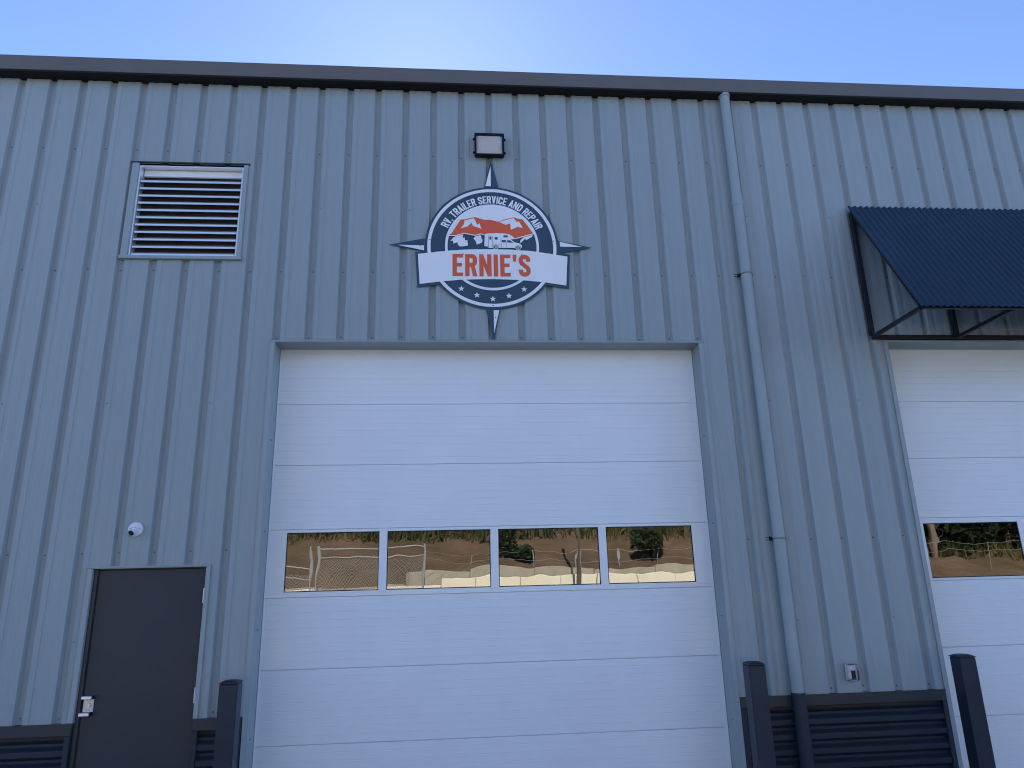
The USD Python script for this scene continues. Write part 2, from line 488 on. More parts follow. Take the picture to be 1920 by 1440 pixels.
def overhead_door(o, panes, label, top_label=None):
    x0, x1, ztop = o[0], o[1], o[3]
    seal = [bx(x0 + .004, x0 + .014, .188, .199, 0.02, ztop - .004), bx(x1 - .014, x1 - .004, .188, .199, 0.02, ztop - .004),
            bx(x0, x1, .232, .250, 0.0, 1.88), bx(x0, x1, .232, .250, 2.455, ztop + .03)]
    D = obj('overhead_door', seal, 'door_rail_white', B, label=label)
    obj('bottom_seal', bx(x0 + .02, x1 - .02, .196, .235, 0.006, .0285), 'rubber', D)
    for a, b in zip(JOINTS[:-1], JOINTS[1:]):
        if abs(a - 1.860) < .01:
            continue
        obj('door_section', groove_section(x0 + .004, x1 - .004, a, b), 'door_white', D)
    # the glazed section: an aluminium frame round four panes
    a, b = JOINTS[3] + .0015, JOINTS[4] - .0015
    zb, zt = panes[0][2], panes[0][3]
    yf, yb = .192, .228
    fr = [bx(x0 + .004, x1 - .004, yf + .004, yb, zt + .004, b, .002), bx(x0 + .004, x1 - .004, yf + .004, yb, a, zb - .004, .002)]
    edges = [x0 + .004]
    for pn in panes:
        edges += [pn[0] - .003, pn[1] + .003]
    edges.append(x1 - .004)
    for q in range(0, len(edges), 2):
        fr.append(bx(edges[q], edges[q + 1], yf, yb, zb - .020, zt + .016, .002))
    obj('window_rail', fr, 'door_rail_white', D)
    for pn in panes:
        px0, px1, pz0, pz1 = pn
        gk = sbox(px0 - .006, pz0 - .006, px1 + .006, pz1 + .006).difference(sbox(px0 + .004, pz0 + .004, px1 - .004, pz1 - .004))
        w = obj('window_gasket', plate(gk, .212, .011), 'rubber', D)
        obj('window_pane', bx(px0, px1, .206, .210, pz0, pz1), 'window_glass', w)
    # opening trims of folded sheet
    jt = [bx(x0 - .040, x0, PAN - .010, PAN - .004, 0, ztop), bx(x0 - .004, x0 + .0015, PAN - .008, .186, 0, ztop), bx(x0 - .043, x0 - .040, PAN - .010, .004, 0, ztop)]
    obj('jamb_trim', jt, 'trim_paint', D)
    jt = [bx(x1, x1 + .040, PAN - .010, PAN - .004, 0, ztop), bx(x1 - .0015, x1 + .004, PAN - .008, .186, 0, ztop), bx(x1 + .040, x1 + .043, PAN - .010, .004, 0, ztop)]
    obj('jamb_trim', jt, 'trim_paint', D)
    obj('header_trim', [bx(x0 - .052, x1 + .052, PAN - .014, PAN - .0045, ztop - .002, ztop + .016, .002), bx(x0 + .002, x1 - .002, PAN - .010, .196, ztop - .0035, ztop + .0005),
                        bx(x0 - .052, x1 + .052, PAN - .016, .006, ztop + .0165, ztop + .0185)], 'trim_paint', D)
    sc = []
    for zz in (0.72, 1.6, 2.45, 3.3):
        for xs_, sg in ((x0 + .0015, 1), (x1 - .0015, -1)):
            for yy in (.045, .075):
                sc.append(cyl((xs_, yy, zz), (xs_ + sg * .004, yy, zz), .006, 8))
    obj('jamb_screws', sc, 'screw_grey', D, kind='stuff')
    return D


overhead_door(OPEN[0], [(-1.940, -1.092, 1.912, 2.437), (-1.012, -0.046, 1.912, 2.437), (0.035, 0.998, 1.912, 2.437), (1.079, 1.923, 1.912, 2.437)],
              'white overhead door with four windows under the round business sign')
overhead_door(OPEN[1], [(4.313, 5.319, 1.890, 2.412), (5.40, 6.20, 1.890, 2.412), (6.28, 7.07, 1.890, 2.412), (7.15, 8.16, 1.890, 2.412)],
              'white overhead door at the right under the dark blue awning')

# ------------------------------------------------------------------ entry door
ex0, ex1, ez = -3.489, -2.579, 2.136
ED = obj('entry_door', bx(ex0, ex1, .006, .050, .012, ez, .003), 'entry_paint', B)
obj('door_frame', [bx(-3.530, -3.497, -.012, .06, 0, 2.147, .003), bx(-3.497, -3.4925, .012, .06, 0, 2.147), bx(-2.5745, -2.568, -.004, .06, 0, 2.147, .002),
                   bx(-3.4965, -2.575, -.004, .06, 2.1395, 2.147)], 'entry_frame_paint', ED)
for z0, z1 in ((1.840, 1.964), (1.032, 1.154), (.22, .342)):
    hg = [cyl((-2.5815, -.002, z0), (-2.5815, -.002, z1), .008, 12), bx(-2.588, -2.575, .000, .0055, z0, z1)]
    for q in range(1, 5):
        zz = z0 + (z1 - z0) * q / 5
        hg.append(cyl((-2.5815, -.002, zz - .001), (-2.5815, -.002, zz + .001), .0088, 12))
    obj('hinge', hg, 'aluminium', ED)
hp = obj('latch_plate', bx(-3.481, -3.398, -.002, .0055, .992, 1.096, .002), 'galvanised', ED)
for z0, z1, xo in ((1.094, 1.119, 0.0), (.964, .991, -.006)):
    obj('guard_bar', [bx(-3.489 + xo, -3.405 + xo, -.040, -.0025, z0, z1, .004)], 'aluminium', hp)
    obj('bar_end', [bx(-3.4045 + xo, -3.394 + xo, -.038, -.002, z0 - .001, z1 + .001, .003)], 'black_plastic', hp)  # dark block standing in for the shadow right of each bar
obj('lock_cylinder', [cyl((-3.432, -.002, 1.047), (-3.432, -.014, 1.047), .017, 24, .015), cyl((-3.432, -.0141, 1.047), (-3.432, -.017, 1.047), .010, 18)], 'steel', hp)
obj('plate_screws', [cyl((x, -.002, z), (x, -.006, z), .006, 10, .004) for x in (-3.452, -3.430) for z in (1.083, 1.006)], 'steel', hp, kind='stuff')
obj('door_trim', [bx(-3.576, -3.531, PAN - .010, PAN - .003, .916, 2.152, .002), bx(-3.578, -3.5762, PAN - .010, .004, .914, 2.152), bx(-3.5308, -3.5285, PAN - .008, .004, .916, 2.147)], 'trim_paint', ED)
obj('door_trim', [bx(-2.567, -2.531, PAN - .010, PAN - .003, .916, 2.152, .002), bx(-2.5308, -2.529, PAN - .010, .004, .916, 2.152), bx(-2.5695, -2.5672, PAN - .008, .004, .916, 2.147)], 'trim_paint', ED)
obj('door_trim', [bx(-3.584, -2.523, PAN - .014, PAN - .003, 2.1525, 2.168, .003), bx(-3.535, -2.565, PAN - .012, .008, 2.148, 2.152)], 'trim_paint', ED)

# ------------------------------------------------------------------ louvred vent
vx0, vx1, vz0, vz1 = -3.600, -2.556, 5.142, 6.165
fo = sbox(vx0, vz0, vx1, vz1); fi = sbox(vx0 + .017, vz0 + .014, vx1 - .017, vz1 - .012)
V = obj('air_vent', plate(fo.difference(fi), .070, .100), 'aluminium', B)
nb = 12
pit = (vz1 - vz0 - .04) / nb
for k in range(nb):
    z = vz0 + .018 + pit * k
    # blade: slopes up and back, with a turned front lip
    yf = -.020
    gpoly = Polygon([(yf, z), (yf, z + .018), (yf + .003, z + .018), (yf + .005, z + .008), (yf + .075, z + .070), (yf + .077, z + .067), (yf + .008, z)])
    m = trimesh.creation.extrude_polygon(gpoly, vx1 - vx0 - .048, engine='earcut')
    vv = m.vertices
    m.vertices = np.c_[vx0 + .024 + vv[:, 2], vv[:, 0], vv[:, 1]]
    m.fix_normals()
    if k < nb - 1:
        obj('louvre_blade', m, 'aluminium', V)
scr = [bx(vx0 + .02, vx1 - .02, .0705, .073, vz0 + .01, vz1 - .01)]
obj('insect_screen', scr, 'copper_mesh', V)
obj('top_flashing', bx(vx0 + .024, vx1 - .024, .035, .060, vz1 - .085, vz1 - .016), 'door_rail_white', V)
obj('vent_trim', [bx(-3.668, -3.602, PAN - .012, PAN - .003, 5.143, 6.188, .002), bx(-3.669, -3.667, PAN - .012, .004, 5.143, 6.188), bx(-3.6035, -3.6015, PAN - .012, .006, 5.143, 6.18)], 'trim_paint', V)
obj('vent_trim', [bx(-2.554, -2.512, PAN - .012, PAN - .003, 5.143, 6.188, .002), bx(-2.512, -2.510, PAN - .012, .004, 5.143, 6.188), bx(-2.555, -2.5535, PAN - .012, .006, 5.143, 6.18)], 'trim_paint', V)
obj('vent_trim', [bx(-3.685, -2.496, PAN - .016, .0, 6.189, 6.205, .003)], 'dark_trim', V)
obj('vent_sill', [bx(-3.676, -2.500, PAN - .034, -.002, 5.106, 5.141, .004)], 'trim_paint', V)

# ------------------------------------------------------------------ downspout
DS = thing('downspout', 'grey round downspout pipe with dark foot, right of the middle door', 'downspout', (2.660, -.100, 0))
obj('pipe', [cyl((0, 0, .945), (0, 0, 5.80), .056, 32), cyl((0, 0, 5.815), (0, 0, 7.176), .053, 32)], 'trim_paint', DS, smooth=40)
obj('coupling', lathe([(.054, 5.775), (.0605, 5.78), (.0605, 5.845), (.057, 5.850), (.0535, 5.852)], 32), 'trim_paint', DS, smooth=40)
obj('foot_pipe', cyl((0, 0, 0), (0, 0, .944), .0605, 32), 'base_paint', DS, smooth=40)
obj('outlet_collar', lathe([(.054, 7.150), (.062, 7.155), (.062, 7.180), (.054, 7.1805)], 32), 'trim_paint', DS, smooth=40)
for z in (4.985, 2.285):
    cl = [lathe([(.0565, z - .006), (.0595, z - .006), (.0595, z + .006), (.0565, z + .006)], 32)]
    c = obj('pipe_clamp', cl, 'screw_grey', DS)
    for s in (-1, 1):
        obj('clamp_ear', [bx(s * .058, s * (.118 if s < 0 else .088), .030, .036, z - .014, z - .010), bx(s * .058, s * (.118 if s < 0 else .088), .030, .036, z + .010, z + .014),
                          bx(s * .060, s * .066, .005, .066, z - .012, z + .012), cyl((s * .074, .034, z - .024), (s * .074, .034, z + .024), .004, 8)], 'black_plastic', c)

# ------------------------------------------------------------------ awning
AX0, AX1 = 3.932, 8.60
ATOP, AF, AZF = (-.060, 5.800), -.880, 4.330
A = thing('awning', 'dark blue corrugated metal awning over the right overhead door', 'awning')
L = math.hypot(ATOP[1] - AZF, AF - ATOP[0])
dy, dz = (AF - ATOP[0]) / L, (AZF - ATOP[1]) / L
ny_, nz_ = dz, -dy                       # outward normal in (y, z)
pc, amp = .0675, .0095
xs = np.arange(AX0 - .02, AX1 + .02, pc / 8)
off = amp * np.cos((xs - AX0) / pc * 2 * math.pi) + .022
v, f = [], []
for t0 in (-.01, L + .035):
    for th in (0, -.0012):
        for x, o in zip(xs, off):
            v.append((x, ATOP[0] + dy * t0 + ny_ * (o + th), ATOP[1] + dz * t0 + nz_ * (o + th)))
n = len(xs)
for i in range(n - 1):
    for a, b, fl in ((0, 2 * n, 0), (n, 3 * n, 1), (0, n, 1), (2 * n, 3 * n, 0)):
        q = (a + i, a + i + 1, b + i + 1, b + i)
        f += [(q[0], q[1], q[2]), (q[0], q[2], q[3])] if fl else [(q[0], q[2], q[1]), (q[0], q[3], q[2])]
am = trimesh.Trimesh(np.array(v), np.array(f), process=False)
obj('corrugated_sheet', am, 'awning_paint', A, smooth=35)
bw = .042
obj('top_rail', bar((AX0 + .022, ATOP[0] - .002, ATOP[1] - .022), (AX1 - .022, ATOP[0] - .002, ATOP[1] - .022), bw), 'awning_frame_paint', A)
obj('bottom_rail', bar((AX0 + .022, -.058, AZF - .022), (AX1 - .022, -.058, AZF - .022), bw), 'awning_frame_paint', A)
obj('front_rail', bar((AX0 + .022, AF + .02, AZF - .008), (AX1 - .022, AF + .02, AZF - .008), .034), 'awning_frame_paint', A)
for x in (AX0, 4.862, 5.79, 6.72, 7.65, AX1 - bw):
    xc = x + bw / 2
    obj('wall_post', bar((xc, -.060, AZF - .001), (xc, -.060, ATOP[1] - .044), bw), 'awning_frame_paint', A)
    obj('strut', bar((xc, -.081, AZF - .021), (xc, AF + .038, AZF - .010), .036), 'awning_frame_paint', A)
    obj('rafter', bar((xc, ATOP[0] - .02, ATOP[1] - .046), (xc, AF + .032, AZF + .022), .034), 'awning_frame_paint', A)

# ------------------------------------------------------------------ wall light
WL = thing('wall_light', 'black wall pack light with ribbed glass lens above the sign', 'wall light', (-.004, 0, 0))
fo = sbox(-.160, 6.334, .160, 6.602).buffer(-.012).buffer(.012)
fi = sbox(-.139, 6.352, .139, 6.575).buffer(-.010).buffer(.010)
hull = trimesh.Trimesh(np.array([(sx * .150, -.034, z) for sx in (-1, 1) for z in (6.345, 6.590)] + [(sx * .160, -.082, z) for sx in (-1, 1) for z in (6.336, 6.600)])).convex_hull
W_ = obj('housing', [hull], 'black_plastic', WL)
obj('front_frame', plate(fo.difference(fi), -.082, .026), 'black_plastic', W_)
# faceted reflector behind the lens
rf = []
for za, ya, zb_, yb_ in ((6.575, -.092, 6.508, -.1000), (6.508, -.1000, 6.501, -.0900), (6.501, -.0900, 6.440, -.1030), (6.440, -.1030, 6.434, -.0990), (6.434, -.0990, 6.352, -.0870)):
    rf.append(extr_x([(yb_, zb_), (ya, za)], -.118, .118))
for s in (-1, 1):
    q = trimesh.Trimesh(np.array([(s * .138, -.0845, 6.575), (s * .118, -.0845, 6.573), (s * .138, -.0845, 6.352), (s * .118, -.0845, 6.354), (s * .118, -.0985, 6.45), (s * .138, -.0855, 6.45)])).convex_hull
    rf.append(q)
obj('reflector', rf, 'reflector', WL)
ribs = []
yy = -.1055
pr = []
for k in range(56):
    z = 6.353 + k * (.221 / 56)
    pr += [(yy, z)]
obj('lens', extr_x(pr, -.1385, .1385), 'clear_plastic', WL)
for s in (-1, 1):
    for z in (6.372, 6.535):
        obj('latch', [bx(s * .158, s * .176, -.100, -.076, z - .013, z + .013, .005)], 'black_plastic', WL)

# ------------------------------------------------------------------ security camera
SC = thing('security_camera', 'small white round security camera above the dark entry door', 'security camera', (-3.209, PAN, 2.482))
rot = trimesh.transformations.rotation_matrix(math.pi / 2, (1, 0, 0))
m = lathe([(0, 0), (.064, 0), (.064, .016), (.060, .022), (.040, .030), (0, .033)], 40)
m.apply_transform(rot)
obj('mount', m, 'white_plastic', SC, smooth=40)
dirv = np.array([-.20, -.78, -.58]); dirv /= np.linalg.norm(dirv)
ball = trimesh.creation.icosphere(3, .033); c0 = np.array([-.004, -.032, -.012]); ball.apply_translation(c0)
obj('ball', [ball, cyl(c0 + dirv * .012, c0 + dirv * .040, .0290, 28)], 'white_plastic', SC, smooth=40)
obj('camera_lens', [cyl(c0 + dirv * .0402, c0 + dirv * .0415, .0255, 24)], 'lens_black', SC)
obj('mount_screws', [cyl((x, -.026, z), (x, -.031, z), .0035, 8) for x, z in ((-.044, .006), (.044, .006), (-.028, .012))], 'screw_grey', SC, kind='stuff')

# ------------------------------------------------------------------ weatherproof outlet
WO = thing('outdoor_outlet', 'wall outlet under a clear bubble cover above the dark base', 'outlet', (3.205, PAN, 1.090))
obj('back_box', bx(-.052, .052, -.022, -.002, -.074, .074, .006), 'galvanised', WO)
obj('receptacle', bx(-.004, .036, -.030, -.0225, -.058, .012, .003), 'black_plastic', WO)
obj('face_plate', [bx(-.040, -.019, -.029, -.0225, -.055, .055, .002), bx(-.018, .038, -.031, -.0225, .0135, .060, .002), bx(-.018, -.006, -.029, -.0225, -.055, .012, .002)], 'white_plastic', WO)
hollow = bx(-.050, .050, -.072, -.0225, -.072, .072, .012)
obj('bubble_cover', hollow, 'clear_plastic', WO)
obj('cover_hinge', [cyl((-.054, -.028, -.05), (-.054, -.028, .06), .006, 10), bx(-.046, .046, -.030, -.0225, -.080, -.0745, .002)], 'galvanised', WO)

# ------------------------------------------------------------------ business sign
SX, SZ, SY = 0.011, 5.288, PAN - .012
S = thing('business_sign', 'round compass shaped business sign with orange lettering on the wall above the door', 'sign')


def P(pts, dx=0, dz=.027):
    """Sketch coordinates to the sign's centre."""
    return Polygon([(x - .005 + dx, z + dz) for x, z in pts]).buffer(0)


def circ(r, n=96):
    return Point(0, 0).buffer(r, quad_segs=n // 4)


def put(name, g, layer, mat, parent, label=None):
    return obj(name, plate(g, SY - .006 - .0016 * (layer - 1) if layer else SY + .0, .0016 if layer else .006, SX, SZ), mat, parent, label=label)


outer = circ(.692)
band_w = P([(-.757, -.120), (-.56, -.093), (-.372, -.072), (-.18, -.060), (.013, -.056), (.2, -.060), (.400, -.072), (.59, -.098), (.784, -.130), (.758, -.455), (.56, -.425), (.357, -.404), (.18, -.395), (.015, -.391), (-.17, -.395), (-.341, -.403), (-.53, -.423), (-.735, -.451)])
band_d = P([(-.785, -.098), (-.56, -.068), (.59, -.072), (.812, -.104), (.784, -.487), (.56, -.457), (-.53, -.453), (-.758, -.485)])
pts4 = {}
pts4['top'] = Polygon([(0, 1.027), (.083, .66), (-.083, .66)]); pts4['bottom'] = Polygon([(0, -1.024), (-.080, -.66), (.080, -.66)])
pts4['left'] = Polygon([(-1.052, 0.010), (-.66, .092), (-.66, -.068)]); pts4['right'] = Polygon([(1.038, 0.004), (.66, .084), (.66, -.074)])
base = unary_union([outer, band_d])
BP = put('backing_panel', base, 0, 'sign_dark', S)
for k in pts4:
    g = pts4[k].difference(base.buffer(.002))
    cp = put('compass_point', g, 0, 'sign_dark', S)
    if k == 'top':
        h = Polygon([(-.003, .945), (-.003, .705), (-.062, .705)])
    elif k == 'bottom':
        h = Polygon([(.003, -.950), (.003, -.702), (.060, -.702)])
    elif k == 'left':
        h = Polygon([(-.965, .006), (-.700, .006), (-.700, -.052)])
    else:
        h = Polygon([(.940, .010), (.706, .010), (.706, .066)])
    put('white_facet', h, 1, 'sign_white', cp)
ring_o = circ(.668).difference(circ(.634))
ring_i = circ(.487).difference(circ(.460))
put('outer_ring', ring_o.difference(band_w), 1, 'sign_white', S)
scene_area = circ(.460).difference(sbox(-1, -1, 1, -.045))
put('inner_ring', ring_i.difference(band_w), 1, 'sign_white', S)
mount_top = [(-.470, .085), (-.415, .115), (-.366, .204), (-.319, .278), (-.279, .282), (-.169, .310), (-.071, .280), (-.007, .281), (.068, .260), (.139, .287), (.242, .316), (.279, .299), (.326, .293), (.377, .223), (.430, .137), (.470, .130)]
ridge = [(.470, .136), (.429, .124), (.244, .066), (.153, .100), (-.073, .104), (-.113, .118), (-.165, .098), (-.286, .121), (-.372, .092), (-.470, .092)]
skyp = P([(-.470, .085)] + mount_top + [(.470, .6), (-.470, .6)]).intersection(circ(.4601))
put('picture_sky', skyp, 1, 'sign_white', S)
mountain = P(mount_top + ridge).intersection(circ(.453))
MT = put('orange_mountains', mountain.difference(skyp.buffer(.0005)), 1, 'sign_orange', S)
line = LineString([(x - .005, z + .027) for x, z in ridge]).buffer(.005).intersection(circ(.460))
put('ridge_line', line, 2, 'sign_white', S)
for sn in ([(-.279, .268), (-.181, .294), (-.147, .220), (-.123, .237), (-.104, .176), (-.193, .207), (-.207, .245), (-.251, .199), (-.320, .176), (-.285, .225)],
           [(.080, .257), (.233, .305), (.267, .260), (.290, .264), (.329, .190), (.277, .205), (.203, .169), (.196, .243), (.149, .226)]):
    put('snow_patch', P(sn).intersection(mountain), 2, 'sign_white', MT)
for sn in ([(-.426, .031), (-.400, .066), (-.372, .086), (-.294, .106), (-.300, .065), (-.280, .075), (-.275, .043), (-.252, .043), (-.246, -.017), (-.300, -.028), (-.332, -.028), (-.349, -.010), (-.355, .020), (-.395, .000), (-.400, .035)],
           [(-.188, .067), (-.168, .088), (-.148, .092), (-.118, .106), (-.108, .085), (-.102, .049), (-.091, .055), (-.103, .017), (-.155, -.006), (-.166, .035), (-.180, .051)],
           [(.295, .030), (.302, .055), (.338, .086), (.380, .100), (.432, .115), (.419, .089), (.360, .053), (.349, .069), (.301, .020)]):
    put('ice_patch', P(sn).intersection(circ(.459)), 1, 'sign_white', S)
camper = P([(-.078, -.023), (-.070, .108), (-.055, .118), (-.009, .123), (.035, .124), (.036, .128), (.068, .128), (.069, .125), (.107, .125), (.150, .121), (.187, .111), (.220, .090), (.237, .070), (.229, .060), (.196, .056), (.243, .022), (.280, .014), (.298, .006), (.296, .000), (.313, -.008), (.314, -.030), (.305, -.037), (.242, -.041), (.063, -.040), (.011, -.044), (-.035, -.042), (-.037, -.029)])
wheels = [Point(x - .005, z + .027) for x, z in ((.041, -.034), (.272, -.040))]
CP = put('camper_drawing', unary_union([camper] + [w.buffer(.026) for w in wheels]).difference(unary_union([wheels[0].buffer(.031).difference(wheels[0].buffer(.026)).intersection(camper), wheels[1].buffer(.031).difference(wheels[1].buffer(.026)).intersection(camper)])), 3, 'sign_white', S)
for q in (sbox(-.024, .052, -.004, .082), sbox(.033, .052, .062, .080), sbox(.123, .081, .168, .102), sbox(.106, .023, .146, .047)):
    put('camper_window', affinity.translate(q, -.005, .027), 4, 'sign_dark', CP)
put('camper_window', P([(.160, .045), (.186, .047), (.228, .018), (.162, .021)]), 4, 'sign_dark', CP)
fine = [sbox(-.0375, -.034, -.0340, .092), sbox(.0055, -.034, .0090, .092), sbox(-.0375, .0905, .0090, .0935), sbox(.0955, -.036, .0985, .058), sbox(.1475, -.036, .1505, .046), sbox(.070, -.006, .083, -.002)]
put('camper_lines', unary_union([affinity.translate(q, -.005, .027) for q in fine]), 4, 'sign_dark', CP)
for w in wheels:
    put('camper_wheel', w.buffer(.0195).difference(w.buffer(.0105)).union(w.buffer(.005)), 4, 'sign_dark', CP)
put('banner', band_w, 2, 'sign_white', S)
for sx, sz in ((-.316, -.499), (-.159, -.567), (.002, -.608), (.166, -.573), (.322, -.500)):
    st = Polygon([((.034 if k % 2 == 0 else .0135) * math.sin(k * math.pi / 5) + sx - .005, (.034 if k % 2 == 0 else .0135) * math.cos(k * math.pi / 5) + sz + .027) for k in range(10)])
    put('star', st, 1, 'sign_white', S)

T_ = .19


def stroke(pts, w=T_):
    return LineString(pts).buffer(w / 2, cap_style=2, join_style=1, quad_segs=6)


def arcpts(cx, cz, rx, rz, a0, a1, n=9):
    return [(cx + rx * math.cos(math.radians(a)), cz + rz * math.sin(math.radians(a))) for a in np.linspace(a0, a1, n)]


def glyph(ch):
    """Condensed capitals of unit height: (shape, width)."""
    t, w = T_, .52
    h = t / 2
    stem = sbox(0, 0, t, 1)
    if ch == 'I':
        return stem, t
    if ch == 'E':
        return unary_union([stem, sbox(0, 0, .46, t * .85), sbox(0, 1 - t * .85, .46, 1), sbox(0, .43, .41, .43 + t * .85)]), .46
    if ch == 'L':
        return unary_union([stem, sbox(0, 0, .44, t * .85)]), .44
    if ch == 'T':
        return unary_union([sbox(.165, 0, .165 + t, 1), sbox(0, 1 - t * .85, .52, 1)]), .52
    if ch in 'RP':
        bowl = stroke([(0, 1 - h)] + arcpts(w - h - .13, 1 - h - .13, .13, .13, 90, 0) + arcpts(w - h - .13, .45 + h + .10, .13, .13, 0, -90) + [(0, .45 + h - .03)])
        g = unary_union([stem, bowl])
        if ch == 'R':
            g = unary_union([g, Polygon([(.24, .45), (.42, .45), (.53, 0), (.33, 0)])])
        return g.intersection(sbox(0, 0, w + .02, 1)), w
    if ch == 'D':
        return unary_union([stem, stroke([(0, 1 - h)] + arcpts(w - h - .16, 1 - h - .16, .16, .16, 90, 0) + arcpts(w - h - .16, h + .16, .16, .16, 0, -90) + [(0, h)])]), w
    if ch == 'C':
        a = arcpts(w / 2, 1 - .25, w / 2 - h, .25 - h, 0, 180) + arcpts(w / 2, .25, w / 2 - h, .25 - h, 180, 360)
        return stroke([(w - h, .64)] + a + [(w - h, .36)]), w
    if ch == 'S':
        a = [(w - h, .68)] + arcpts(w / 2, 1 - .24, w / 2 - h, .24 - h, 0, 180) + [(h, .70), (h + .04, .60), (w - h - .04, .40), (w - h, .30)] + arcpts(w / 2, .24, w / 2 - h, .24 - h, 0, -180) + [(h, .32)]
        return stroke(a), w
    if ch == 'N':
        return unary_union([stem, sbox(.54 - t, 0, .54, 1), Polygon([(0, 1), (.17, 1), (.54, 0), (.37, 0)])]), .54
    if ch == 'V':
        return unary_union([Polygon([(0, 1), (.19, 1), (.36, 0), (.19, 0)]), Polygon([(.36, 1), (.55, 1), (.36, 0), (.19, 0)])]), .55
    if ch == 'A':
        return unary_union([Polygon([(.19, 1), (.36, 1), (.19, 0), (0, 0)]), Polygon([(.19, 1), (.36, 1), (.55, 0), (.36, 0)]), sbox(.12, .20, .43, .34)]), .55
    if ch == "'":
        return Polygon([(0, 1), (.17, 1), (.145, .68), (.025, .68)]), .17
    if ch == ',':
        return Polygon([(0, .17), (.17, .17), (.17, .02), (.09, -.15), (.02, -.15), (.07, 0), (0, 0)]), .17
    return None, .20


# the name across the banner
txt = "ERNIE'S"
gap = .095
nat = sum(glyph(c)[1] for c in txt) + gap * (len(txt) - 1)
wide, hgt = .800, .246
sxk = wide / nat
u = -.405
for c in txt:
    g, w = glyph(c)
    g = affinity.affine_transform(g, [sxk, 0, 0, hgt, u - .005, -.362 + .027])
    put('orange_letter', g, 3, 'sign_orange', S)
    u += (w + gap) * sxk
# the words round the top of the ring
arc = 'RV, TRAILER SERVICE AND REPAIR'
T_ = .17
gap = .085
nat = sum(glyph(c)[1] for c in arc) + gap * (len(arc) - 1)
a0, a1, rb, hh = 155.6, 23.6, .500, .087
tot = math.radians(a0 - a1) * (rb + hh / 2)
sxk = tot / nat
u = 0
for c in arc:
    g, w = glyph(c)
    if g is not None:
        mid = (u + w / 2) * sxk
        th = math.radians(a0) - mid / (rb + hh / 2)
        g = affinity.affine_transform(g, [sxk, 0, 0, hh, -w / 2 * sxk, rb])
        g = affinity.rotate(g, math.degrees(th) - 90, origin=(0, 0))
        put('white_letter', g, 1, 'sign_white', S)
    u += w + gap
sc = []
for x, z in ((-.30, -.090), (.30, -.090), (0, .60), (-.60, .33), (.60, .33), (-.56, -.42), (.57, -.42), (0, -.652), (-.64, .07), (.64, .07), (.02, .80), (-.74, 0.0), (.75, .0), (.02, -.78)):
    sc.append(cyl((SX + x, SY - .006, SZ + z), (SX + x, SY - .0125, SZ + z), .006, 8))
obj('sign_screws', sc, 'screw_grey', S, kind='stuff')

# ------------------------------------------------------------------ bollards
bh = .0725


def dome_post(z1):
    return bx(-bh, bh, -bh, bh, 0, z1, .010)


b0 = thing('bollard', 'black square bollard between the entry door and the middle door', 'bollard', (-2.165, -.428, 0), 'square bollards beside the overhead doors')
obj('post', dome_post(1.232), 'bollard_paint', b0)
cv = []
n = 11
g = np.linspace(-1, 1, n)
GX, GY = np.meshgrid(g, g)
R2 = np.clip((1 - np.abs(GX) ** 2.6) * (1 - np.abs(GY) ** 2.6), 0, 1)
H = 1.2325 + .006 + .018 * R2 ** .6
vv = np.stack([GX * (bh + .0015), GY * (bh + .0015), H], -1).reshape(-1, 3)
ff = []
for i in range(n - 1):
    for j in range(n - 1):
        a = i * n + j
        ff += [(a, a + 1, a + n + 1), (a, a + n + 1, a + n)]
rim = bx(-bh - .0015, bh + .0015, -bh - .0015, bh + .0015, 1.2325, 1.2384)
obj('cap', [trimesh.Trimesh(vv, np.array(ff), process=False), rim], 'bollard_paint', b0, smooth=40)
dup(b0, (2.147, -.428, 0), 'black square bollard between the middle door and the downspout')
dup(b0, (4.024, -.428, 0), 'black square bollard at the left edge of the right door')

# ------------------------------------------------------------------ behind the camera: what the windows mirror
RW = thing('retaining_wall', 'cream concrete block retaining wall at the foot of the dirt bank', 'retaining wall')
x = -19.0
while x < 12.5:
    tall = x > -2.4
    rows = (0.0, .69, 1.38) if tall else (0.0, .60, 1.20)
    for r, z in enumerate(rows):
        hgt_ = .68 if tall else .585
        sh = .75 if r % 2 else 0
        obj('concrete_block', bx(x + sh + .006, x + sh + 1.494, -20.60 + .02 * rng.normal(), -19.95 + .012 * rng.normal(), z, z + hgt_ + .006, .02), 'cream_concrete', RW)
    x += 1.5
LW = thing('upper_wall', 'grey concrete coping wall behind the cream retaining wall', 'retaining wall')
x = -19.0
while x < 12.5:
    hgt_ = 2.36 + .05 * math.sin(x * .9)
    obj('concrete_block', bx(x + .004, x + 2.396, -21.15, -20.70, 0, hgt_ if x > -2.4 else 1.86, .03), 'grey_concrete', LW)
    x += 2.4

CF = thing('chain_link_fence', 'galvanised chain link fence with steel posts', 'fence', (0, -14.0, 0))
for px in (-10.5, -7.5, -4.48, -4.30, -1.30):
    obj('post', cyl((px, 0, 0), (px, 0, 3.02), .036, 14), 'fence_metal', CF, smooth=40)
for z in (2.92, 2.66):
    obj('rail', cyl((-10.5, 0.0, z), (-4.48, 0.0, z - .55), .022, 10), 'fence_metal', CF, smooth=40)
    obj('rail', cyl((-4.30, 0.0, z + .03), (-1.30, 0.0, z), .022, 10), 'fence_metal', CF, smooth=40)
wires = []


def wire(p, q, r=.0042):
    m = cyl(p, q, r, 3)
    return m


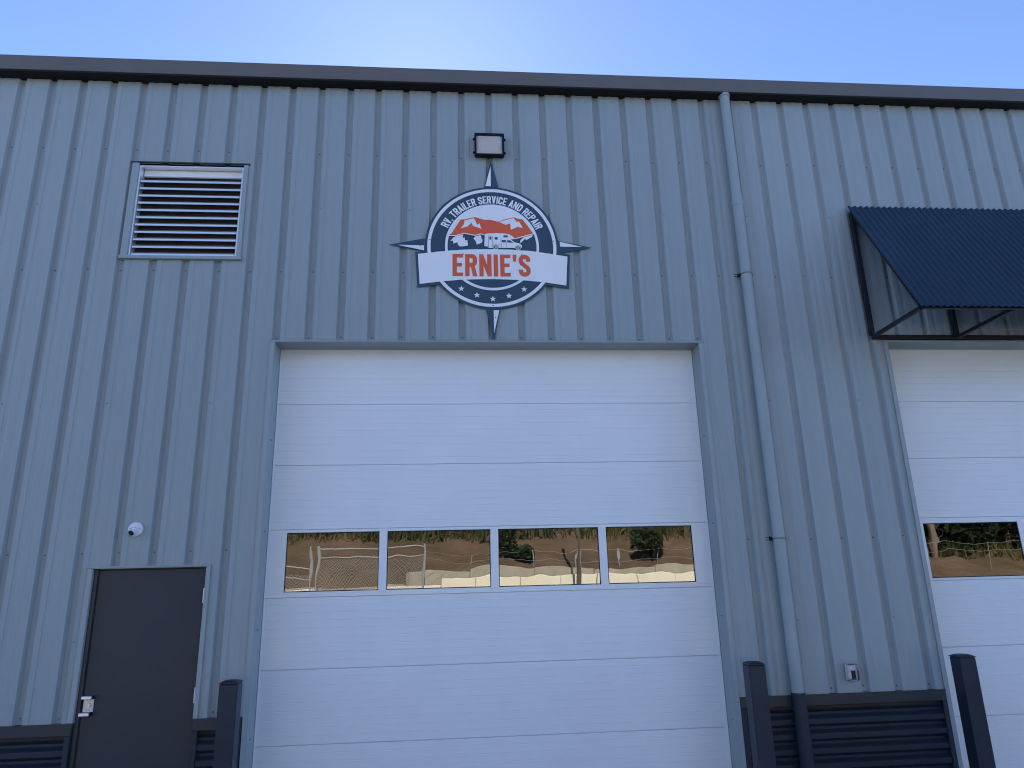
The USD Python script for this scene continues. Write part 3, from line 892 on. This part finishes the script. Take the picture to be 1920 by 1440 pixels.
st = .085
H0, H1 = .05, 2.62
for xa, xb, top in ((-10.5, -4.50, 2.25), (-4.28, -1.32, 2.62)):
    k = xa - top
    while k < xb:
        for s in (1, -1):
            # wires at 45 degrees
            p0, p1 = (k, H0), (k + (top - H0), top)
            lo, hi = max(xa, p0[0]), min(xb, p1[0])
            if hi - lo > .05:
                za, zb = H0 + lo - k, H0 + hi - k
                if s == 1:
                    wires.append(wire((lo, .02, za), (hi, .02, zb)))
                else:
                    wires.append(wire((xa + xb - lo, .028, za), (xa + xb - hi, .028, zb)))
        k += st
obj('chain_mesh', wires, 'fence_metal', CF, kind='stuff')

WF = thing('wire_fence', 'low wire fence of thin white stakes along the dirt bank', 'fence')
stakes = [(-1.6, -19.6), (0.2, -21.4), (2.62, -21.3), (4.38, -21.3), (4.58, -21.3), (6.17, -21.4), (7.70, -21.4), (10.2, -21.5), (13, -21.5), (16, -21.5), (19.3, -21.5), (22, -21.5), (25, -21.6), (28.5, -21.6)]
tops = []
for px, py in stakes:
    gz = float(hill_z(np.array(px), np.array(py)))
    top = 3.05 + .05 * rng.normal()
    obj('stake', cyl((px, py, min(gz, 2.2) - .3), (px, py, top), .016, 8), 'fence_metal', WF)
    tops.append((px, py, top))
for dz_ in (.03, .38):
    ws = [cyl((a[0], a[1] + .03, a[2] - dz_), (b[0], b[1] + .03, b[2] - dz_), .006, 5) for a, b in zip(tops[:-1], tops[1:])]
    obj('wire', ws, 'fence_metal', WF)
UP = thing('utility_pole', 'slim dark wooden pole in front of the retaining wall, mirrored in the third pane', 'pole', (3.90, -18.0, 0))
obj('shaft', cyl((0, 0, 0), (0.05, 0, 7.5), .065, 14, .05), 'wood_pole', UP, smooth=40)
obj('pole_cap', lathe([(.0, 7.49), (.062, 7.49), (.062, 7.53), (0, 7.55)], 14), 'galvanised', UP)


def leaves(c, rad, n, size, squash=.8, seed=0):
    r = np.random.default_rng(seed)
    d = r.normal(size=(n, 3)); d /= np.linalg.norm(d, axis=1, keepdims=True)
    lump = .72 + .5 * meshkit.noise(d * 2.3 + seed * 7.1, seed)
    rr = r.uniform(.35, 1, n) ** .6 * lump
    p = np.array(c) + d * rr[:, None] * np.array(rad)
    a = r.normal(size=(n, 3)); a /= np.linalg.norm(a, axis=1, keepdims=True)
    b = np.cross(a, r.normal(size=(n, 3))); b /= np.linalg.norm(b, axis=1, keepdims=True)
    s = size * r.uniform(.6, 1.4, n)[:, None]
    v = np.stack([p - a * s, p + b * s * .45, p + a * s, p - b * s * .45], 1).reshape(-1, 3)
    i = np.arange(n) * 4
    return trimesh.Trimesh(v, np.vstack([np.c_[i, i + 1, i + 2], np.c_[i, i + 2, i + 3]]), process=False)


def plant(name, label, cat, x, y, h, r, n, size, mat, group, seed, trunk=.05, lift=.15):
    z = float(hill_z(np.array(x), np.array(y)))
    t = thing(name, label, cat, (x, y, z - .05), group)
    obj('stem' if cat == 'shrub' else 'trunk', [cyl((0, 0, 0), (.05 * r, 0, h * .8), trunk, 8, trunk * .4), cyl((.02, 0, h * .3), (.4 * r, .2 * r, h * .7), trunk * .5, 6, trunk * .2), cyl((.02, 0, h * .35), (-.4 * r, -.2 * r, h * .75), trunk * .5, 6, trunk * .2)], 'bark', t)
    obj('foliage' if cat == 'shrub' else 'crown', leaves((0, 0, h * (.5 + lift)), (r, r, h * (.5 - lift * .2)), n, size, seed=seed), mat, t)


for k, (x, y, h, r, lab) in enumerate([(1.55, -21.7, 1.6, .6, 'tall green shrub leaning over the middle of the dirt bank'), (2.3, -21.6, .7, .4, 'small green shrub beside the tall shrub on the bank'),
                                       (7.45, -21.8, 1.3, .75, 'round green shrub alone on the right of the dirt bank'), (17.6, -22.8, 2.2, 1.0, 'green sapling on the far right of the bank')]):
    plant('shrub', lab, 'shrub', x, y, h, r, 1300, .09, 'shrub_leaf', None, 11 + k, .03)
for k, (x, y, h, r, lab) in enumerate([(15.0, -25.5, 5.0, 2.2, 'dark evergreen tree at the left end of the thicket on the hill'), (18.2, -26.5, 7.0, 2.5, 'tall dark evergreen left of the pale leaning trunk on the hill'),
                                         (23.6, -25.5, 7.0, 2.4, 'dark evergreen right of the pale leaning trunk on the hill'), (27.0, -26.5, 8.0, 2.8, 'widest dark evergreen of the thicket on the hill'),
                                         (31.5, -26.0, 7.0, 2.6, 'dark evergreen at the right end of the thicket on the hill'), (20.8, -29.5, 9.0, 3.0, 'dark evergreen at the back of the thicket on the hill')]):
    plant('hill_tree', lab, 'tree', x, y, h, r, 2600, .22, 'dark_leaf', None, 40 + k, .18, -.06)
LT = thing('leaning_trunk', 'pale bare tree trunk leaning among the dark evergreens', 'tree', (21.2, -23.6, 2.6))
obj('trunk', [cyl((0, 0, -.4), (-.25, 0, 2.2), .22, 12, .17), cyl((-.25, 0, 2.15), (-.8, -.2, 5.5), .17, 12, .07)], 'bark', LT, smooth=40)
obj('branch', [cyl((-.3, 0, 2.4), (.5, .1, 3.6), .06, 8, .02)], 'bark', LT)


def tufts(name, n, xr, yr, h, mat, seed):
    r = np.random.default_rng(seed)
    x = r.uniform(*xr, n); y = r.uniform(*yr, n)
    keep = meshkit.noise(np.stack([x * .6, y * .6, 0 * x], -1), seed) > .38
    x, y = x[keep], y[keep]; z = hill_z(x, y) - .03
    n = len(x)
    a = r.uniform(0, 2 * math.pi, n); hh_ = h * r.uniform(.4, 1.5, n); lean = r.normal(size=(n, 2)) * .35 * hh_[:, None]
    w = .02 + .03 * r.random(n)
    v = np.stack([np.c_[x - np.cos(a) * w, y - np.sin(a) * w, z], np.c_[x + np.cos(a) * w, y + np.sin(a) * w, z], np.c_[x + lean[:, 0], y + lean[:, 1], z + hh_]], 1).reshape(-1, 3)
    obj(name, trimesh.Trimesh(v, np.arange(3 * n).reshape(-1, 3), process=False), mat, kind='stuff', label='dry grass and brush covering the top of the bank', cat='grass')


tufts('dry_grass', 26000, (-20, 36), (-34, -23.6), .55, 'dry_grass', 5)
tufts('green_brush', 30000, (-20, 36), (-36, -23.9), .95, 'green_brush', 6)
